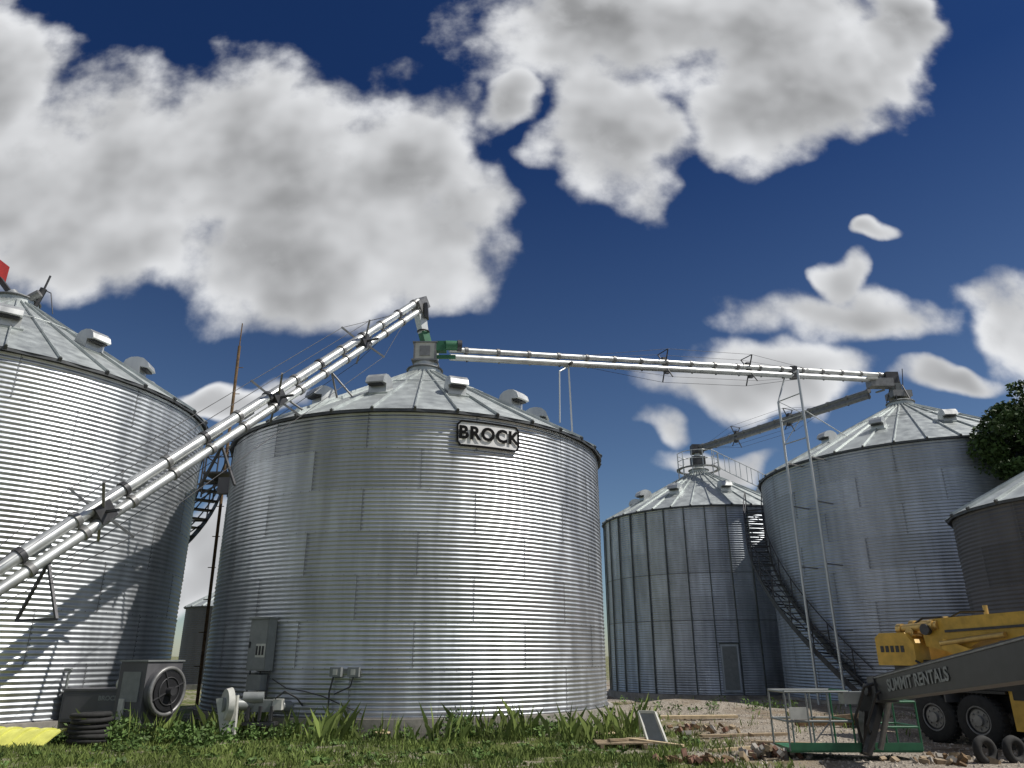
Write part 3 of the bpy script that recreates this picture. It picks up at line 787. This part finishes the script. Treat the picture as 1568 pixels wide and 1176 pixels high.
blades('grass', 150000, (-15,5.5), (12.2,19.5), .025,.16,.008, lambda x,y,l: rnd(len(x)) < np.clip((3.6-x)/2.2+l*.8,0,1)*np.clip(2.2*l-.45,.03,1), M_GRASSB)
blades('grass', 14000, (-1,12), (18,28), .05,.2,.012, lambda x,y,l: rnd(len(x)) < np.clip(l*1.6-1.0,0,1), M_GRASSB)
# tall seed-head grass near the walls
blades('tall_grass', 9000, (-9.5,3.4), (16.3,18.6), .15,.65,.007, lambda x,y,l: (rnd(len(x)) < np.clip(2.4*l-1.2,0,1)), M_GRASSB)

def leafcloud(centers, radii, n_each, size, up=.3):
    vs=[]; ts=[]
    for (c,r,n) in zip(centers,radii,n_each):
        d=np.random.normal(size=(n,3)); d/=np.linalg.norm(d,axis=1)[:,None]
        p=np.array(c)+d*np.array(r)*(np.random.rand(n,1)**.45)
        t1=np.random.normal(size=(n,3)); t1/=np.linalg.norm(t1,axis=1)[:,None]
        nn_=np.random.normal(size=(n,3)); nn_[:,2]+=up; t2=np.cross(nn_,t1); t2/=np.linalg.norm(t2,axis=1)[:,None]
        s=size*(.5+np.random.rand(n,1))
        q=np.stack([p-t1*s,p+t2*s*.5,p+t1*s,p-t2*s*.5],1); vs.append(q); ts.append(np.clip(np.random.rand(n)*.5+.5*np.random.rand(),0,1))
    v=np.concatenate(vs).reshape(-1,3); n=len(v)//4
    return v, np.arange(n*4).reshape(n,4), np.concatenate(ts)
C=[];Rr=[];Nn=[]
def weed(x,y,h,w=.25,n=70):
    C.append((x,y,h*.5)); Rr.append((w,w,h*.55)); Nn.append(n)
for k in range(52):
    a=rad(random.uniform(215,322)); r=6.0+abs(random.gauss(.15,.25)); p=P2(a,r,0)
    weed(p.x,p.y,random.uniform(.1,.36),random.uniform(.1,.25),random.randint(25,80))
for (x,y,h,n) in ((-6.9,16.4,.5,300),(-6.4,16.5,.5,300),(-5.6,16.6,.4,250),(-7.6,16.1,.5,300),(-8.0,16.6,.65,260),(-4.9,17.0,.5,260),(-4.2,17.1,.5,220),
                  (-9.3,16.6,.4,160),(-1.2,17.3,.65,260),(-1.0,17.6,.5,140),(.8,17.7,.5,160),(1.1,17.9,.6,200),(2.2,18.4,.6,240),(2.9,18.2,.7,260),(3.1,17.5,.35,120),
                  (-7.2,15.6,.35,200),(-6.1,15.9,.3,160),(3.4,16.2,.25,120),(-3.6,17.4,.35,120),(.3,17.5,.3,100)):
    for q in range(4): weed(x+random.gauss(0,.18),y+random.gauss(0,.15),h*random.uniform(.6,1.15),.2,n//4)
for k in range(150):
    weed(random.uniform(-11,3.2),random.uniform(13,17.2),random.uniform(.05,.18),random.uniform(.08,.2),20)
for k in range(26): weed(random.uniform(2.5,9.5),random.uniform(25.2,27.5),random.uniform(.2,.5),.3,40)
sel=[i for i,c in enumerate(C) if outside(np.array([c[0]]),np.array([c[1]]))[0]]
v,f,t=leafcloud([C[i] for i in sel],[Rr[i] for i in sel],[Nn[i] for i in sel],.045)
v[:,2]=np.maximum(v[:,2],.01)
np_mesh('weeds', v,f,M_WEED,t)
n=9000; x=np.random.uniform(2.2,13,n); y=np.random.uniform(12.8,26,n); k=outside(x,y)&(x>2.5+np.random.rand(n)*1.5); x,y=x[k],y[k]; n=len(x)
s=.012+.035*np.random.rand(n)**3; z=vgz(x,y); base=np.array([[1,0,0],[0,1,0],[-1,0,0],[0,-1,0],[0,0,.9]])
v=np.stack([x,y,z],-1)[:,None,:]+base[None]*s[:,None,None]*np.random.uniform(.6,1.3,(n,5,1))
o5=(np.arange(n)*5)[:,None]; tri=np.array([[0,1,4],[1,2,4],[2,3,4],[3,0,4]])
f=(o5[:,:,None]+tri[None]).reshape(-1,3)
np_mesh('gravel', v.reshape(-1,3), f, M_STONE, np.repeat(np.random.rand(n),4))

# ------------------------------------------------------------------ tree at right
E = empty('deciduous_tree'); b = MB()
base = V((19.6,25.2,0))
b.cyl(base, base+V((.1,0,3.2)), .3, M_BARK, 12, r1=.2)
for k in range(9):
    a=k*2.4; e=V((math.cos(a),math.sin(a),0)); st_=base+V((.1,0,2.6+.45*k)); p1_=st_+e*(1.0+.4*random.random())+V((0,0,1.2)); p2_=p1_+e*(.7)+V((0,0,.9))
    b.cyl(base+V((.1,0,2.4+.4*k)),p1_,.11,M_BARK,8,r1=.07); b.cyl(p1_,p2_,.07,M_BARK,6,r1=.03)
b.cyl(base+V((.1,0,3.2)), base+V((0,0,10.0)), .2, M_BARK, 10, r1=.05)
b.build('trunk_and_limbs',E)
C=[];Rr=[];Nn=[]
for k in range(210):
    d=np.random.normal(size=3); d/=np.linalg.norm(d); r=random.random()**.35
    c=np.array([19.75,25.2,8.2])+d*np.array([2.75,2.75,3.0])*r
    s=random.uniform(.3,.7); C.append(c); Rr.append((s,s,s*.7)); Nn.append(int(260*s/.5))
v,f,t=leafcloud(C,Rr,Nn,.085)
np_mesh('foliage',v,f,M_LEAF,t,E)

# ------------------------------------------------------------------ world sky with cumulus clouds
SUNV = V((.99,-.12,0)).normalized()*math.cos(rad(53)) + V((0,0,math.sin(rad(53))))
w = bpy.data.worlds.new('World'); scene.world = w; w.use_nodes = True
nt = w.node_tree; N, L = nt.nodes, nt.links; N.clear()
out = N.new('ShaderNodeOutputWorld')
sky = N.new('ShaderNodeTexSky'); sky.sky_type='NISHITA'; sky.sun_disc=False
sky.sun_elevation=rad(53); sky.sun_rotation=math.atan2(SUNV.x,SUNV.y); sky.altitude=300; sky.air_density=1.0; sky.dust_density=.4; sky.ozone_density=2.5
tc = N.new('ShaderNodeTexCoord'); sp = N.new('ShaderNodeSeparateXYZ'); L.new(tc.outputs['Generated'], sp.inputs[0])
def vmath(op,a,b_):
    n=N.new('ShaderNodeVectorMath'); n.operation=op
    for i,x in enumerate((a,b_)):
        if isinstance(x,tuple): n.inputs[i].default_value=x
        elif x is not None: L.new(x,n.inputs[i])
    return n
tintc = mix(mr(sp.outputs[2],-.05,.62,0,1,False), (1.28,1.36,1.38), (.19,.37,.70))
skyc = vmath('MULTIPLY', sky.outputs[0], tintc).outputs[0]
bg = N.new('ShaderNodeBackground'); bg.inputs['Strength'].default_value=.058
L.new(skyc, bg.inputs['Color'])
yc = mth('MAXIMUM', sp.outputs[1], .06)
u = mth('DIVIDE', sp.outputs[0], yc); wv = mth('DIVIDE', sp.outputs[2], yc)
cb = N.new('ShaderNodeCombineXYZ'); L.new(u, cb.inputs[0]); L.new(wv, cb.inputs[1])
BL = [(-.93,.93,.17,.20),(-.69,.75,.27,.22),(-.426,.78,.24,.21),(-.20,.76,.16,.19),(-.13,.62,.145,.12),(-.348,.58,.24,.125),(-.649,.61,.22,.10),
 (.20,1.06,.31,.17),(.504,1.03,.23,.20),(.16,.83,.13,.17),(.45,.86,.17,.12),(-.02,.88,.06,.08),(.665,1.04,.08,.15),
 (.49,.485,.16,.06),(.50,.55,.06,.05),(.37,.385,.18,.06),(.211,.315,.045,.05),(.58,.62,.045,.03),
 (.77,.47,.095,.10),(.63,.38,.07,.028),(-.392,.355,.08,.03),(.27,.25,.12,.03),(-.423,.13,.07,.06),
 (1.35,.6,.3,.2),(-1.4,.5,.3,.12)]
def wn(vec, s, d=8, r=.55):
    n=N.new('ShaderNodeTexNoise'); n.inputs['Scale'].default_value=s; n.inputs['Detail'].default_value=d; n.inputs['Roughness'].default_value=r
    L.new(vec,n.inputs['Vector']); return n
P0 = cb.outputs[0]
wc = wn(P0, 6.0, 2, .6).outputs['Color']
warp = vmath('MULTIPLY', vmath('SUBTRACT', wc, (.5,.5,.5)).outputs[0], (.20,.14,0)).outputs[0]
PW = vmath('ADD', P0, warp).outputs[0]
cur=None
for (cu_,cw,ru,rw) in BL:
    s=vmath('MULTIPLY_ADD',PW,(1/ru,1/rw,0)); s.inputs[2].default_value=(-cu_/ru,-cw/rw,0)
    dd_=vmath('DOT_PRODUCT',s.outputs[0],s.outputs[0]).outputs['Value']
    cur = dd_ if cur is None else mth('SMOOTH_MIN',cur,dd_,.25)
cur = mth('MINIMUM',cur,3.0)
n1=wn(P0,5.0,7,.53).outputs['Fac']
off=vmath('ADD',P0,(.035,.045,0)).outputs[0]
n1b=wn(off,5.0,3,.5).outputs['Fac']
F=mth('SUBTRACT',1.05,mth('MULTIPLY',cur,.9))
F=mth('ADD',F,mth('MULTIPLY',mth('SUBTRACT',n1,.5),2.7))
dens=mr(F,.0,.68)
light=mr(mth('SUBTRACT',n1,n1b),-.15,.17)
thick=mr(F,.3,1.45)
br=mth('ADD',.22,mth('MULTIPLY',light,.30))
br=mth('ADD',br,mth('MULTIPLY',mth('SUBTRACT',1.0,thick),.36))
n3=wn(tc.outputs['Generated'],2.0,3,.5).outputs['Fac']
densb=mth('MULTIPLY',mr(n3,.42,.66),mr(sp.outputs[2],.02,.2))
front=mr(sp.outputs[1],.08,.2)
def lerp(f,a,b_): return mth('ADD',mth('MULTIPLY',b_,f),mth('MULTIPLY',a,mth('SUBTRACT',1.0,f)))
D=lerp(front,densb,dens); Bv=lerp(front,mr(n3,.5,.8,.6,.42),br)
D=mth('MULTIPLY',D,mr(sp.outputs[2],-.01,.03))
cc=N.new('ShaderNodeCombineXYZ'); L.new(mth('MULTIPLY',Bv,.97),cc.inputs[0]); L.new(mth('MULTIPLY',Bv,.985),cc.inputs[1]); L.new(mth('MULTIPLY',Bv,1.01),cc.inputs[2])
bg2=N.new('ShaderNodeBackground'); L.new(cc.outputs[0],bg2.inputs['Color']); bg2.inputs['Strength'].default_value=1.0
mx=N.new('ShaderNodeMixShader'); L.new(D,mx.inputs[0]); L.new(bg.outputs[0],mx.inputs[1]); L.new(bg2.outputs[0],mx.inputs[2]); L.new(mx.outputs[0],out.inputs['Surface'])

sun = bpy.data.lights.new('sun','SUN'); sun.energy=4.6; sun.angle=rad(.5); sun.color=(1,.955,.88)
so = bpy.data.objects.new('sun',sun); scene.collection.objects.link(so)
so.rotation_euler = SUNV.to_track_quat('Z','Y').to_euler(); so.location=(40,0,60)

cam = bpy.data.cameras.new('camera'); cam.sensor_width=36; cam.lens=25.71; cam.clip_end=6000
co = bpy.data.objects.new('camera',cam); scene.collection.objects.link(co)
co.location=(0,0,1.7); co.rotation_euler=(rad(110.4),0,0)
scene.camera=co
scene.view_settings.view_transform='Standard'; scene.view_settings.look='None'; scene.view_settings.exposure=0
